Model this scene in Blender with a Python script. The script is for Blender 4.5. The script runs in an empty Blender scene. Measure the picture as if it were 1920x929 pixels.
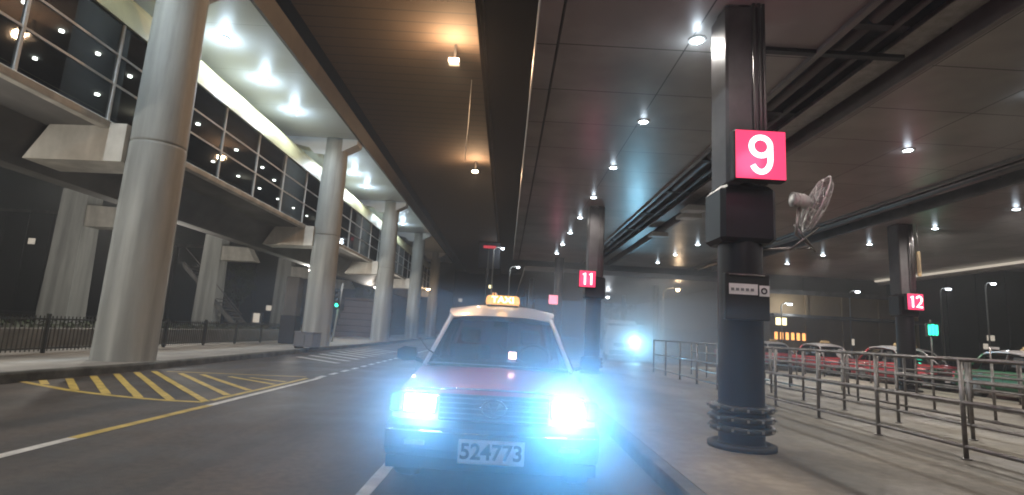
import bpy, math, random
from mathutils import Matrix, Vector
random.seed(7)
S = bpy.context.scene
COL = S.collection
# ------------------------------------------------------------------ camera
FPX, VPX, VPY, ROLL, CAMZ = 1000.0, 948.0, 621.0, 3.3, 1.3
yv = Vector(((VPX-960)/FPX, (464.5-VPY)/FPX, -1)).normalized()
a_ = math.radians(ROLL)
uv = Vector((math.sin(a_), math.cos(a_), 0)); uv = (uv - yv*uv.dot(yv)).normalized()
xv = yv.cross(uv)
W2C = Matrix((xv, yv, uv)).transposed()          # world -> camera
cam = bpy.data.cameras.new('camera'); cam_o = bpy.data.objects.new('camera', cam); COL.objects.link(cam_o)
cam_o.matrix_world = Matrix.Translation((0, 0, CAMZ)) @ W2C.transposed().to_4x4()
cam.sensor_width = 36.0; cam.lens = FPX/1920*36.0
cam.clip_start = .05; cam.clip_end = 1500
S.camera = cam_o
# ------------------------------------------------------------------ sky, moonlight, exposure
w = bpy.data.worlds.new('World'); S.world = w; w.use_nodes = True
wn = w.node_tree; bgn = wn.nodes['Background']
sky = wn.nodes.new('ShaderNodeTexSky'); sky.sky_type = 'NISHITA'; sky.sun_disc = False
sky.sun_elevation = math.radians(2); sky.sun_rotation = math.radians(200)
tint = wn.nodes.new('ShaderNodeMix'); tint.data_type = 'RGBA'; tint.blend_type = 'MULTIPLY'
tint.inputs[0].default_value = 1; tint.inputs[7].default_value = (.55, .75, 1, 1)
wn.links.new(sky.outputs[0], tint.inputs[6]); wn.links.new(tint.outputs[2], bgn.inputs[0])
bgn.inputs[1].default_value = .0012
sl = bpy.data.lights.new('moon', 'SUN'); sl.energy = .004; sl.angle = math.radians(.5); sl.color = (.8, .88, 1)
so = bpy.data.objects.new('moon', sl); COL.objects.link(so); so.rotation_euler = (math.radians(40), 0, math.radians(-20))
S.view_settings.view_transform = 'Standard'; S.view_settings.look = 'None'
S.view_settings.exposure = 0; S.view_settings.gamma = 1; S.view_settings.use_curve_mapping = False
S.cycles.max_bounces = 5; S.cycles.diffuse_bounces = 3; S.cycles.glossy_bounces = 3
S.cycles.transmission_bounces = 3; S.cycles.transparent_max_bounces = 8; S.cycles.volume_bounces = 0
S.cycles.sample_clamp_indirect = 4; S.cycles.filter_width = 1.9
S.cycles.use_denoising = True; S.cycles.caustics_reflective = False; S.cycles.caustics_refractive = False

# ------------------------------------------------------------------ materials
def mat(name, col, rough=.7, metal=0., var=0., scale=1.5, col2=None, bump=0., bscale=60., spec=.5, stretch=None, alpha=1., coat=0., rvar=0.):
    m = bpy.data.materials.new(name); m.use_nodes = True
    t = m.node_tree; b = t.nodes['Principled BSDF']
    b.inputs['Base Color'].default_value = (*col, 1); b.inputs['Roughness'].default_value = rough
    b.inputs['Metallic'].default_value = metal; b.inputs['Specular IOR Level'].default_value = spec
    b.inputs['Coat Weight'].default_value = coat
    tc = t.nodes.new('ShaderNodeTexCoord'); mp = t.nodes.new('ShaderNodeMapping')
    t.links.new(tc.outputs['Object'], mp.inputs[0])
    if stretch: mp.inputs['Scale'].default_value = stretch
    if var or col2:
        n = t.nodes.new('ShaderNodeTexNoise'); n.inputs['Scale'].default_value = scale; n.inputs['Detail'].default_value = 7
        n.inputs['Roughness'].default_value = .62
        t.links.new(mp.outputs[0], n.inputs['Vector'])
        r = t.nodes.new('ShaderNodeValToRGB'); r.color_ramp.elements[0].position = .33; r.color_ramp.elements[1].position = .68
        c2 = col2 or tuple(min(1, c*(1+var)) for c in col); c1 = tuple(c*(1-var) for c in col) if not col2 else col
        r.color_ramp.elements[0].color = (*c1, 1); r.color_ramp.elements[1].color = (*c2, 1)
        t.links.new(n.outputs['Fac'], r.inputs[0]); t.links.new(r.outputs[0], b.inputs['Base Color'])
        if rvar:
            mr = t.nodes.new('ShaderNodeMapRange'); mr.inputs[1].default_value = .35; mr.inputs[2].default_value = .65
            mr.inputs[3].default_value = max(.03, rough-rvar); mr.inputs[4].default_value = min(1, rough+rvar)
            t.links.new(n.outputs['Fac'], mr.inputs[0]); t.links.new(mr.outputs[0], b.inputs['Roughness'])
    if bump:
        n2 = t.nodes.new('ShaderNodeTexNoise'); n2.inputs['Scale'].default_value = bscale; n2.inputs['Detail'].default_value = 4
        t.links.new(mp.outputs[0], n2.inputs['Vector'])
        bp = t.nodes.new('ShaderNodeBump'); bp.inputs['Strength'].default_value = bump; bp.inputs['Distance'].default_value = .02
        t.links.new(n2.outputs['Fac'], bp.inputs['Height']); t.links.new(bp.outputs[0], b.inputs['Normal'])
    return m
def wear(m, stretch, scale, lo, hi, a=.42, b=.62):
    # long soft bands of polish, oil and dirt multiplied over the base colour
    t = m.node_tree; bs = t.nodes['Principled BSDF']; src = bs.inputs['Base Color'].links[0].from_socket
    tc = t.nodes.new('ShaderNodeTexCoord'); mp = t.nodes.new('ShaderNodeMapping'); mp.inputs['Scale'].default_value = stretch
    n = t.nodes.new('ShaderNodeTexNoise'); n.inputs['Scale'].default_value = scale; n.inputs['Detail'].default_value = 5
    r = t.nodes.new('ShaderNodeMapRange'); r.inputs[1].default_value = a; r.inputs[2].default_value = b; r.inputs[3].default_value = lo; r.inputs[4].default_value = hi
    mx = t.nodes.new('ShaderNodeMix'); mx.data_type = 'RGBA'; mx.blend_type = 'MULTIPLY'; mx.inputs[0].default_value = 1
    t.links.new(tc.outputs['Object'], mp.inputs[0]); t.links.new(mp.outputs[0], n.inputs['Vector']); t.links.new(n.outputs['Fac'], r.inputs[0])
    t.links.new(src, mx.inputs[6]); t.links.new(r.outputs[0], mx.inputs[7]); t.links.new(mx.outputs[2], bs.inputs['Base Color'])
def emit(name, col, st):
    m = bpy.data.materials.new(name); m.use_nodes = True; t = m.node_tree
    b = t.nodes['Principled BSDF']; b.inputs['Base Color'].default_value = (.02, .02, .02, 1)
    b.inputs['Emission Color'].default_value = (*col, 1); b.inputs['Emission Strength'].default_value = st
    b.inputs['Roughness'].default_value = .3
    return m
def glass(name, tint=(.25, .3, .33), refl=.06, rough=.03):
    m = bpy.data.materials.new(name); m.use_nodes = True; t = m.node_tree; t.nodes.remove(t.nodes['Principled BSDF'])
    o = t.nodes['Material Output']; tr = t.nodes.new('ShaderNodeBsdfTransparent'); tr.inputs[0].default_value = (*tint, 1)
    gl = t.nodes.new('ShaderNodeBsdfGlossy'); gl.inputs['Roughness'].default_value = rough; gl.inputs[0].default_value = (.9, .95, 1, 1)
    fr = t.nodes.new('ShaderNodeFresnel'); fr.inputs[0].default_value = 1.5
    ad = t.nodes.new('ShaderNodeMath'); ad.inputs[1].default_value = refl; t.links.new(fr.outputs[0], ad.inputs[0])
    mx = t.nodes.new('ShaderNodeMixShader'); t.links.new(ad.outputs[0], mx.inputs[0])
    t.links.new(tr.outputs[0], mx.inputs[1]); t.links.new(gl.outputs[0], mx.inputs[2]); t.links.new(mx.outputs[0], o.inputs[0])
    return m
def panel_mat(name, col, px, py, ox=0., oy=0., line=.012, rough=.45, metal=0.):
    """painted soffit sheets with dark open joints every px, py metres"""
    m = mat(name, col, rough, metal, var=.07, scale=.5, rvar=.02)
    t = m.node_tree; b = t.nodes['Principled BSDF']
    src = b.inputs['Base Color'].links[0].from_socket
    tc = t.nodes.new('ShaderNodeTexCoord'); sp = t.nodes.new('ShaderNodeSeparateXYZ'); t.links.new(tc.outputs['Object'], sp.inputs[0])
    def mt(op, a, bb):
        n = t.nodes.new('ShaderNodeMath'); n.operation = op
        for k, v in enumerate((a, bb)):
            if v is None: continue
            if isinstance(v, (int, float)): n.inputs[k].default_value = v
            else: t.links.new(v, n.inputs[k])
        return n.outputs[0]
    ls = []
    for s, p, o in ((sp.outputs[0], px, ox), (sp.outputs[1], py, oy)):
        if p: ls.append(mt('LESS_THAN', mt('ABSOLUTE', mt('SUBTRACT', mt('FLOORED_MODULO', mt('SUBTRACT', s, o - p/2), p), p/2), None), line))
    f = ls[0] if len(ls) == 1 else mt('MAXIMUM', ls[0], ls[1])
    mx = t.nodes.new('ShaderNodeMix'); mx.data_type = 'RGBA'; t.links.new(f, mx.inputs[0]); t.links.new(src, mx.inputs[6])
    mx.inputs[7].default_value = (.03, .03, .03, 1); t.links.new(mx.outputs[2], b.inputs['Base Color'])
    return m
M = dict(
    asphalt=mat('asphalt', (.037, .027, .020), .6, col2=(.082, .059, .042), scale=.55, bump=.35, bscale=90, rvar=.14),
    ground=mat('ground', (.03, .03, .032), .9, var=.4, scale=.3),
    pave=mat('pavement_concrete', (.26, .25, .23), .75, col2=(.42, .40, .37), scale=.9, bump=.2, bscale=40),
    plat=mat('platform_concrete', (.19, .165, .13), .6, col2=(.31, .27, .215), scale=.8, bump=.2, bscale=50, rvar=.15),
    kerb=mat('kerb', (.10, .10, .09), .8, var=.5, scale=2.5, bump=.3),
    white=mat('white_line', (.42, .40, .37), .6, col2=(.75, .73, .69), scale=5, bump=.2),
    yellow=mat('yellow_line', (.36, .25, .05), .6, col2=(.68, .49, .10), scale=5, bump=.2),
    conc=mat('column_concrete', (.29, .295, .28), .62, col2=(.46, .465, .44), scale=1.5, bump=.15, bscale=25, stretch=(1, 1, .16)),
    cream=mat('beam_concrete', (.44, .41, .36), .75, col2=(.6, .57, .51), scale=1.4, bump=.1, bscale=30),
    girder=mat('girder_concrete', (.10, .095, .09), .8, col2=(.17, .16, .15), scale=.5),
    soffit_l=panel_mat('canopy_soffit', (.62, .63, .64), 0, 3.0, line=.004, rough=.4),
    roof_l=mat('bridge_roof_metal', (.50, .47, .27), .5, var=.12, scale=1),
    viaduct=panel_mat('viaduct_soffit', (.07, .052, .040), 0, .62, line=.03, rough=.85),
    steel_w=mat('white_steel', (.62, .63, .62), .5, var=.1),
    soffit_r=panel_mat('station_soffit', (.30, .285, .27), 1.83, 1.46, ox=.53, oy=7.2, line=.011, rough=.33),
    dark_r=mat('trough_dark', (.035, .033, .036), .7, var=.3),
    fascia=mat('fascia_metal', (.16, .15, .15), .4, .3, var=.2),
    pipe=mat('pipe_paint', (.11, .10, .10), .45, .3, var=.2),
    black=mat('black_gloss', (.012, .011, .015), .42, 0, var=.3, scale=2, spec=.35),
    blackm=mat('black_matt', (.018, .018, .02), .6, var=.3),
    rubber=mat('rubber', (.02, .02, .02), .25, var=.4, scale=8, bump=.3, bscale=30),
    steel=mat('brushed_steel', (.24, .22, .21), .4, .85, var=.25, scale=6),
    iron=mat('fence_iron', (.06, .058, .05), .5, .4, var=.3),
    clad=mat('pillar_cladding', (.10, .092, .098), .5, .1, var=.25, scale=2),
    edge=mat('canopy_edge_paint', (.055, .05, .047), .6, var=.2),
    grey=mat('grey_paint', (.20, .20, .22), .55, var=.2),
    pole=mat('pole_paint', (.5, .5, .48), .5, var=.15),
    red=mat('taxi_red', (.46, .028, .04), .28, 0, var=.06, coat=.6, spec=.5),
    green=mat('taxi_green', (.02, .13, .06), .28, 0, var=.06, coat=.6),
    silver=mat('taxi_silver', (.58, .55, .56), .32, .35, var=.05, coat=.4),
    chrome=mat('chrome', (.7, .7, .72), .16, 1),
    darkpl=mat('dark_plastic', (.02, .022, .026), .45, var=.2),
    tyre=mat('tyre', (.02, .02, .02), .85, var=.3, scale=10),
    seat=mat('seat_vinyl', (.10, .10, .11), .6, var=.2),
    plate=mat('plate_white', (.8, .76, .78), .5, var=.05, scale=10),
    ink=mat('plate_ink', (.03, .02, .035), .5),
    glass=glass('bridge_glass', (.26, .29, .28), .03),
    wglass=glass('car_glass', (.16, .2, .26), .05),
    facade=mat('facade', (.22, .17, .15), .8, col2=(.30, .24, .21), scale=.4),
    brown=mat('brown_facade', (.30, .20, .10), .8, col2=(.42, .29, .16), scale=.25),
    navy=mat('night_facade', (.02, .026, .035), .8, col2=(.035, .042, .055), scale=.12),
    leaf=mat('leaf', (.04, .06, .035), .7, col2=(.09, .11, .06), scale=12),
    bark=mat('bark', (.07, .055, .045), .9, var=.3, scale=6),
    planter=mat('planter_concrete', (.16, .16, .155), .8, col2=(.26, .26, .25), scale=1.5),
    gold=mat('gold_sign', (.45, .32, .16), .5, var=.3, scale=6),
    soil=mat('soil', (.05, .045, .035), .95, var=.4, scale=3),
    l_white=emit('lamp_white', (.82, .92, 1), 40), l_far=emit('lamp_white_far', (.9, .95, 1), 14),
    l_warm=emit('lamp_warm', (1, .72, .45), 55), l_warmfar=emit('lamp_warm_far', (1, .68, .4), 25),
    l_int=emit('lamp_interior', (1, 1, .95), 22), l_head=emit('headlamp_glow', (.75, .93, 1), 60),
    l_amber=emit('roof_sign_amber', (1, .50, .14), 1.5), l_amtxt=emit('roof_sign_letters', (1, .85, .55), 3.2),
    l_pink=emit('sign_red', (1, .045, .14), 1.6), l_pinkpale=emit('sign_pale_red', (1, .28, .36), 1.8), l_digit=emit('sign_digit', (1, .80, .78), 3.2),
    l_green=emit('signal_green', (.03, 1, .55), 3.5), l_greensign=emit('sign_green', (.02, .9, .5), 1.6), l_tail=emit('tail_red', (1, .08, .12), .6),
    l_orange=emit('window_orange', (1, .42, .12), 2.2), l_yel=emit('window_yellow', (1, .85, .45), 3), l_meter=emit('meter_face', (1, .55, .5), 4),
    l_strip=emit('strip_light', (1, .88, .72), .55),
)
wear(M['asphalt'], (1, .05, 1), 1.3, .6, 1.25); wear(M['asphalt'], (1, 1, 1), 14, .75, 1.2, .35, .6)
wear(M['plat'], (1, .35, 1), .9, .62, 1.1); wear(M['plat'], (1, 1, 1), 9, .85, 1.08); wear(M['pave'], (1, .3, 1), 1.1, .75, 1.1)
wear(M['conc'], (1, 1, .05), 3.0, .82, 1.08); wear(M['cream'], (1, 1, .12), 2.5, .84, 1.06)
wear(M['soffit_r'], (1, 1, 1), .6, .78, 1.1); wear(M['girder'], (1, .2, .5), .8, .7, 1.2)
# ------------------------------------------------------------------ mesh builder
class MB:
    def __init__(s): s.v = []; s.f = []; s.sm = []; s.m = []; s.cur = 0
    def add(s, vs, fs, smooth=False):
        n = len(s.v); s.v += [tuple(v) for v in vs]; s.f += [[i+n for i in f] for f in fs]; s.sm += [smooth]*len(fs); s.m += [s.cur]*len(fs)
        return s
    def box(s, x0, x1, y0, y1, z0, z1, bev=0.):
        if bev <= 0:
            return s.add([(x0,y0,z0),(x1,y0,z0),(x1,y1,z0),(x0,y1,z0),(x0,y0,z1),(x1,y0,z1),(x1,y1,z1),(x0,y1,z1)],
                         [(0,3,2,1),(4,5,6,7),(0,1,5,4),(1,2,6,5),(2,3,7,6),(3,0,4,7)])
        b = bev   # chamfered: a ring stack
        def ring(i, z): return [(x0+b+i,y0+i,z),(x1-b-i,y0+i,z),(x1-i,y0+b+i,z),(x1-i,y1-b-i,z),(x1-b-i,y1-i,z),(x0+b+i,y1-i,z),(x0+i,y1-b-i,z),(x0+i,y0+b+i,z)]
        return s.rings([ring(b*.8, z0), ring(0, z0+b), ring(0, z1-b), ring(b*.8, z1)])
    def rings(s, rs, smooth=False, caps=True, closed=True):
        n = len(rs[0]); vs = [p for r in rs for p in r]; fs = []
        for k in range(len(rs)-1):
            for i in range(n if closed else n-1):
                j = (i+1) % n; fs.append((k*n+i, k*n+j, (k+1)*n+j, (k+1)*n+i))
        if caps: fs.append(tuple(range(n))[::-1]); fs.append(tuple((len(rs)-1)*n+i for i in range(n)))
        return s.add(vs, fs, smooth)
    def tube(s, pts, r, n=10, smooth=True, caps=True):
        pts = [Vector(p) for p in pts]; rs = []
        rr = r if isinstance(r, (list, tuple)) else [r]*len(pts)
        ref = None
        for i, p in enumerate(pts):
            d = (pts[min(i+1, len(pts)-1)] - pts[max(i-1, 0)]).normalized()
            if ref is None: ref = Vector((0,0,1)) if abs(d.z) < .9 else Vector((1,0,0))
            a = d.cross(ref).normalized(); b = a.cross(d).normalized(); ref = b
            rs.append([p + (a*math.cos(t)+b*math.sin(t))*rr[i] for t in (2*math.pi*k/n for k in range(n))])
        return s.rings(rs, smooth, caps)
    def torus(s, c, R, r, axis='z', n=32, k=8, sx=1., sy=1.):
        rs = []
        for i in range(n):
            t = 2*math.pi*i/n
            ring = []
            for j in range(k):
                q = 2*math.pi*j/k; rad = R + r*math.cos(q)
                u, v, h = rad*math.cos(t)*sx, rad*math.sin(t)*sy, r*math.sin(q)
                ring.append({'z': (c[0]+u, c[1]+v, c[2]+h), 'y': (c[0]+u, c[1]+h, c[2]+v), 'x': (c[0]+h, c[1]+u, c[2]+v)}[axis])
            rs.append(ring)
        rs.append(rs[0]); return s.rings(rs, True, False)
    def cyl(s, c, r, h, axis='z', n=24, r2=None, smooth=True):
        r2 = r if r2 is None else r2; rs = []
        for rad, hh in ((r, 0), (r2, h)):
            ring = []
            for i in range(n):
                t = 2*math.pi*i/n; u, v = rad*math.cos(t), rad*math.sin(t)
                ring.append({'z': (c[0]+u, c[1]+v, c[2]+hh), 'y': (c[0]+v, c[1]+hh, c[2]+u), 'x': (c[0]+hh, c[1]+u, c[2]+v)}[axis])
            rs.append(ring)
        n0 = len(s.f); s.rings(rs, smooth); s.sm[-1] = s.sm[-2] = False
        return s
    def lathe(s, prof, c=(0,0,0), n=40):
        return s.rings([[(c[0]+r*math.cos(2*math.pi*i/n), c[1]+r*math.sin(2*math.pi*i/n), c[2]+z) for i in range(n)] for r, z in prof], True)
    def prism_y(s, poly, y0, y1):   # poly of (x,z)
        return s.rings([[(x, y0, z) for x, z in poly], [(x, y1, z) for x, z in poly]])
    def prism_z(s, poly, z0, z1):
        return s.rings([[(x, y, z0) for x, y in poly], [(x, y, z1) for x, y in poly]])
    def build(s, name, m, parent=None, recalc=True):
        me = bpy.data.meshes.new(name); me.from_pydata(s.v, [], s.f)
        for p, sm, mi in zip(me.polygons, s.sm, s.m): p.use_smooth = sm; p.material_index = mi
        for x in (m if isinstance(m, (list, tuple)) else [m]): me.materials.append(M[x] if isinstance(x, str) else x)
        if recalc:
            import bmesh
            bm = bmesh.new(); bm.from_mesh(me); bmesh.ops.recalc_face_normals(bm, faces=bm.faces); bm.to_mesh(me); bm.free()
        o = bpy.data.objects.new(name, me); COL.objects.link(o)
        if parent: o.parent = parent
        return o
def tag(o, label=None, cat=None, group=None, kind=None):
    for k, v in (('label', label), ('category', cat), ('group', group), ('kind', kind)):
        if v: o[k] = v
    return o
def thing(name, label, cat, loc=(0,0,0), rz=0, group=None):
    o = bpy.data.objects.new(name, None); COL.objects.link(o); o.location = loc; o.rotation_euler = (0,0,rz); o.empty_display_size = .2
    return tag(o, label, cat, group)
def struct(mb, name, m): return tag(mb.build(name, m), kind='structure')
def copy_tree(o, parent=None):
    c = o.copy(); COL.objects.link(c); c.parent = parent
    for ch in [x for x in COL.objects if x.parent == o]: copy_tree(ch, c)
    return c
def lamp(name, loc, e, col, parent, kind='POINT', r=.05, rot=None, spot=None, blend=.6):
    l = bpy.data.lights.new(name, kind); l.energy = e; l.color = col; l.shadow_soft_size = r
    if kind == 'SPOT': l.spot_size = math.radians(spot); l.spot_blend = blend
    o = bpy.data.objects.new(name, l); COL.objects.link(o); o.location = loc
    if rot: o.rotation_euler = rot
    if parent: o.parent = parent
    return o
def text(name, s, size, m, parent, loc, rot=(math.pi/2, 0, 0), depth=.004, bold=.0, sx=1.):
    c = bpy.data.curves.new(name, 'FONT'); c.body = s; c.size = size; c.extrude = depth; c.offset = bold
    c.align_x = 'CENTER'; c.align_y = 'CENTER'
    t = bpy.data.objects.new(name+'_curve', c); COL.objects.link(t)
    dg = bpy.context.evaluated_depsgraph_get(); me = bpy.data.meshes.new_from_object(t.evaluated_get(dg))
    bpy.data.objects.remove(t); me.materials.clear(); me.materials.append(M[m])
    o = bpy.data.objects.new(name, me); COL.objects.link(o); o.parent = parent; o.location = loc; o.rotation_euler = rot; o.scale = (sx, 1, 1)
    return o
ORD = ['first', 'second', 'third', 'fourth', 'fifth', 'sixth', 'seventh', 'eighth', 'ninth', 'tenth', 'eleventh', 'twelfth']

# ================================================================== SETTING
YB = -9.0          # how far the place is built behind the camera
struct(MB().box(-220, 220, -60, 320, -.4, -.02), 'ground', 'ground')
struct(MB().box(-8.0, 30, -20, 160, -.0195, 0), 'road', 'asphalt')
struct(MB().box(-60, -12.6, -20, 160, -.0195, -.004), 'road', 'asphalt')
kl = [(-8.45, -20), (-8.35, 6), (-8.2, 9.05), (-8.12, 10.1), (-7.9, 11.7), (-7.86, 15), (-7.95, 21.3), (-7.8, 30), (-7.8, 90)]
pav = [(-12.6, -20)] + [(x-.16, y) for x, y in kl] + [(-12.6, 90)]
struct(MB().prism_z(pav, -.018, .148), 'pavement', 'pave')
kb = MB()
for (xa, ya), (xb, yb) in zip(kl, kl[1:]):
    kb.rings([[(xa-.16, ya, -.018), (xa, ya, -.018), (xa, ya, .12), (xa-.03, ya, .153), (xa-.16, ya, .153)],
              [(xb-.16, yb, -.018), (xb, yb, -.018), (xb, yb, .12), (xb-.03, yb, .153), (xb-.16, yb, .153)]], caps=False)
struct(kb, 'kerb', 'kerb')
struct(MB().box(1.62, 14.3, -20, 25.9, -.018, .148), 'pavement', 'plat')
k2 = MB()
k2.box(1.46, 1.62, -20, 26.06, -.018, .152, .02); k2.box(1.62, 14.46, 25.9, 26.06, -.018, .152, .02); k2.box(14.3, 14.46, -20, 25.9, -.018, .152, .02)
struct(k2, 'kerb', 'kerb')
# ---- road markings
Z1 = .004
def stripe(mb, a, b, wd, z=Z1, cut=None):
    a = Vector((*a, 0)); b = Vector((*b, 0)); d = (b-a).normalized(); p = Vector((-d.y, d.x, 0))*wd/2
    n = max(1, int((b-a).length/.45)); l, r = [], []
    for i in range(n+1):
        c = a + (b-a)*i/n; j = random.uniform(-.006, .006)
        l.append(c+p+Vector((j, 0, 0))); r.append(c-p+Vector((random.uniform(-.006, .006), 0, 0)))
    vs = [(v.x, v.y, z) for v in l] + [(v.x, v.y, z) for v in r]
    mb.add(vs, [(i, i+1, n+2+i, n+1+i) for i in range(n)])
m = MB()
stripe(m, (-4.28, -6), (-4.25, 5.6), .12); stripe(m, (-4.20, 8.0), (-4.17, 12.5), .11)
y = 12.5
while y < 60: stripe(m, (-4.22, y), (-4.24, y+.55), .13); y += .95
for y0 in (-2.5, .9, 4.25): stripe(m, (-1.02, y0), (-1.02, y0+1.25), .11)
for y0 in range(9, 60, 4): stripe(m, (-1.02, y0), (-1.02, y0+1.25), .11)
for k in range(9):
    yy = 17.2 + k*1.15; stripe(m, (-7.2, yy+1.9), (-5.2, yy), .22)
struct(m, 'road_marking', 'white')
m = MB()
stripe(m, (-4.25, 5.6), (-4.20, 8.0), .12); stripe(m, (-4.42, 8.45), (-4.38, 12.3), .10)
out = [(-8.05, 9.3), (-7.5, 9.02), (-6.67, 8.62), (-6.03, 8.42), (-5.41, 8.27), (-4.92, 8.22), (-4.42, 8.24)]
for a, b in zip(out, out[1:]): stripe(m, a, b, .11)
stripe(m, (-7.4, 12.1), (-4.5, 12.6), .09)
HATCH = [((-7.96, 9.58), (-7.5, 9.1)), ((-7.82, 9.98), (-6.67, 8.66)), ((-7.82, 10.55), (-6.03, 8.47)), ((-7.78, 11.1), (-5.41, 8.29)), ((-7.69, 11.57), (-4.92, 8.26)), ((-7.58, 11.96), (-4.42, 8.29)), ((-6.93, 11.84), (-4.49, 9.07)), ((-6.49, 11.87), (-4.47, 9.78)), ((-5.84, 11.76), (-4.47, 10.83)), ((-5.41, 11.78), (-4.48, 11.37))]
# hatch strokes run from the kerb side to the lane line
for a, b in HATCH: stripe(m, a, b, .115, Z1+.004)
struct(m, 'road_marking', 'yellow')
# soft hills at the horizon
hm = MB(); n = 60
for k in range(n+1):
    x = -210 + 420*k/n; h = 7 + 5*math.sin(k*.31) + 3*math.sin(k*.83+1) + (8 if x < -20 else 0)
    hm.v += [(x, 250 - abs(x)*.25, -.3), (x, 262 - abs(x)*.25, h), (x, 300 - abs(x)*.2, -.3)]
for k in range(n):
    for j in range(2): hm.f.append([k*3+j, k*3+3+j, k*3+4+j, k*3+1+j]); hm.sm.append(True); hm.m.append(0)
struct(hm, 'hills', 'navy')

# ================================================================== FOOTBRIDGE (left)
Y0, Y1 = YB, 72.
br = thing('footbridge', 'long glazed footbridge raised on outrigger beams along the left pavement', 'footbridge', (-14.5, 0, 0))
def loc(x): return x + 14.5
gp = [(-9.78, 5.62), (-9.82, 5.54), (-11.15, 5.50), (-11.75, 4.5), (-12.3, 4.5), (-12.9, 5.50), (-14.8, 5.54), (-14.8, 5.62)]
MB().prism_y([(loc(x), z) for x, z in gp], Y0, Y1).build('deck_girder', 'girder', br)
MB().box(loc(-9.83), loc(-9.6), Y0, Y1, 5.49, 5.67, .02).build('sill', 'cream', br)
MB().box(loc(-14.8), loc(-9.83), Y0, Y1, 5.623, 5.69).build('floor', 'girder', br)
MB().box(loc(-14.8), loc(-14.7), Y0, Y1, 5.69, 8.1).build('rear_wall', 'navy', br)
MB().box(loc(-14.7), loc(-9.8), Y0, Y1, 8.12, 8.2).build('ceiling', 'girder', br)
g = MB()
g.add([(loc(-9.7), Y0, 5.66), (loc(-9.7), Y1, 5.66), (loc(-9.7), Y1, 8.12), (loc(-9.7), Y0, 8.12)], [(0,1,2,3)])
g.build('window_pane', 'glass', br)
k = 0; yy = 9.68 - 2.43*7
while yy < Y1:
    MB().box(loc(-9.74), loc(-9.66), yy-.03, yy+.03, 5.66, 8.12).build('mullion', 'steel_w', br); yy += 2.43
for z in (6.6, 7.33): MB().box(loc(-9.722), loc(-9.672), Y0, Y1, z-.024, z+.024).build('transom', 'steel_w', br)
rf = [(-9.62, 8.12), (-9.66, 8.26), (-9.9, 8.9), (-10.3, 9.35), (-11, 9.5), (-12, 9.52), (-14.3, 9.4), (-14.95, 8.2), (-14.8, 8.205), (-9.9, 8.205)]
MB().prism_y([(loc(x), z) for x, z in rf], Y0, Y1).build('roof', 'roof_l', br)
# lamps inside the bridge, seen through the glass
li = [(-11.5, 9.9), (-11.4, 11.3), (-11.54, 12.5), (-11.46, 13.6), (-11.5, 14.9), (-11.6, 16.2), (-11.6, 18.6), (-11.6, 21.4), (-11.6, 23.8), (-12, 26)]
li += [(-13.6, 9.5+2.3*k) for k in range(12)]
for x, yy in li: MB().cyl((loc(x), yy, 8.06), .055 if yy < 16 else .07, .05, n=10).build('ceiling_spot', 'l_int', br)
for yy in (10, 18, 26, 36, 48): lamp('bridge_glow', (loc(-13.5), yy, 7.8), 14, (1, .9, .75), br, r=.2)

# ---- the columns carrying bridge and canopy
CY = [12.65-12.5, 12.65, 25.1, 37.8, 50.3, 62.8]
clab = ['', 'thickest front concrete column, base on the pavement beside the yellow hatching', 'second tall round column, standing behind the grey utility box',
        'third tall round column from the front, before the stepped building', 'fourth tall round column from the front, beside the taxi mirror', 'farthest tall round column of the canopy row']
for i, cy in enumerate(CY):
    t = thing('column', clab[i] or 'tall round canopy column beside the camera car', 'column', (-8.75, cy, .15), 0, 'tall concrete columns under the canopy')
    MB().lathe([(.64, -.16), (.635, .0), (.63, .5), (.602, 5.05), (.60, 5.095), (.582, 5.10), (.582, 5.125), (.60, 5.13), (.599, 5.18), (.56, 9.0), (.55, 9.9)], n=56).build('shaft', 'conc', t)
    # outrigger beam to the bridge girder
    MB().prism_y([(-.45, 4.55), (-.45, 5.47), (-2.2, 5.46), (-2.75, 4.50)], -.55, .55).build('outrigger_beam', 'cream', t)
    # cantilever rib beneath the canopy
    MB().prism_y([(.75, 9.85), (1.1, 9.85), (1.1, 9.6), (0, 9.0), (-.9, 9.05), (-1.2, 9.35), (-2.75, 9.6), (-2.85, 9.85)], -.4, .4).build('rib', 'soffit_l', t)
blab = ['rear square column with outrigger, nearest the left edge', 'rear square column, standing between the first two round columns', 'third rear square column, beside the dark post', 'farthest rear square column']
for i, cy in enumerate((26.0, 38.5, 51.0, 63.5)):
    t = thing('column', blab[i], 'column', (-21.3, cy, 0), 0, 'rear columns behind the footbridge')
    MB().rings([[(-.72, -.6, 0), (.72, -.6, 0), (.72, .6, 0), (-.72, .6, 0)], [(-.62, -.5, 6.95), (.62, -.5, 6.95), (.62, .5, 6.95), (-.62, .5, 6.95)]]).build('shaft', 'conc', t)
    MB().prism_y([(.55, 6.2), (2.5, 6.15), (3.1, 5.2), (.55, 5.15)], -.45, .45).build('outrigger_beam', 'cream', t)

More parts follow.
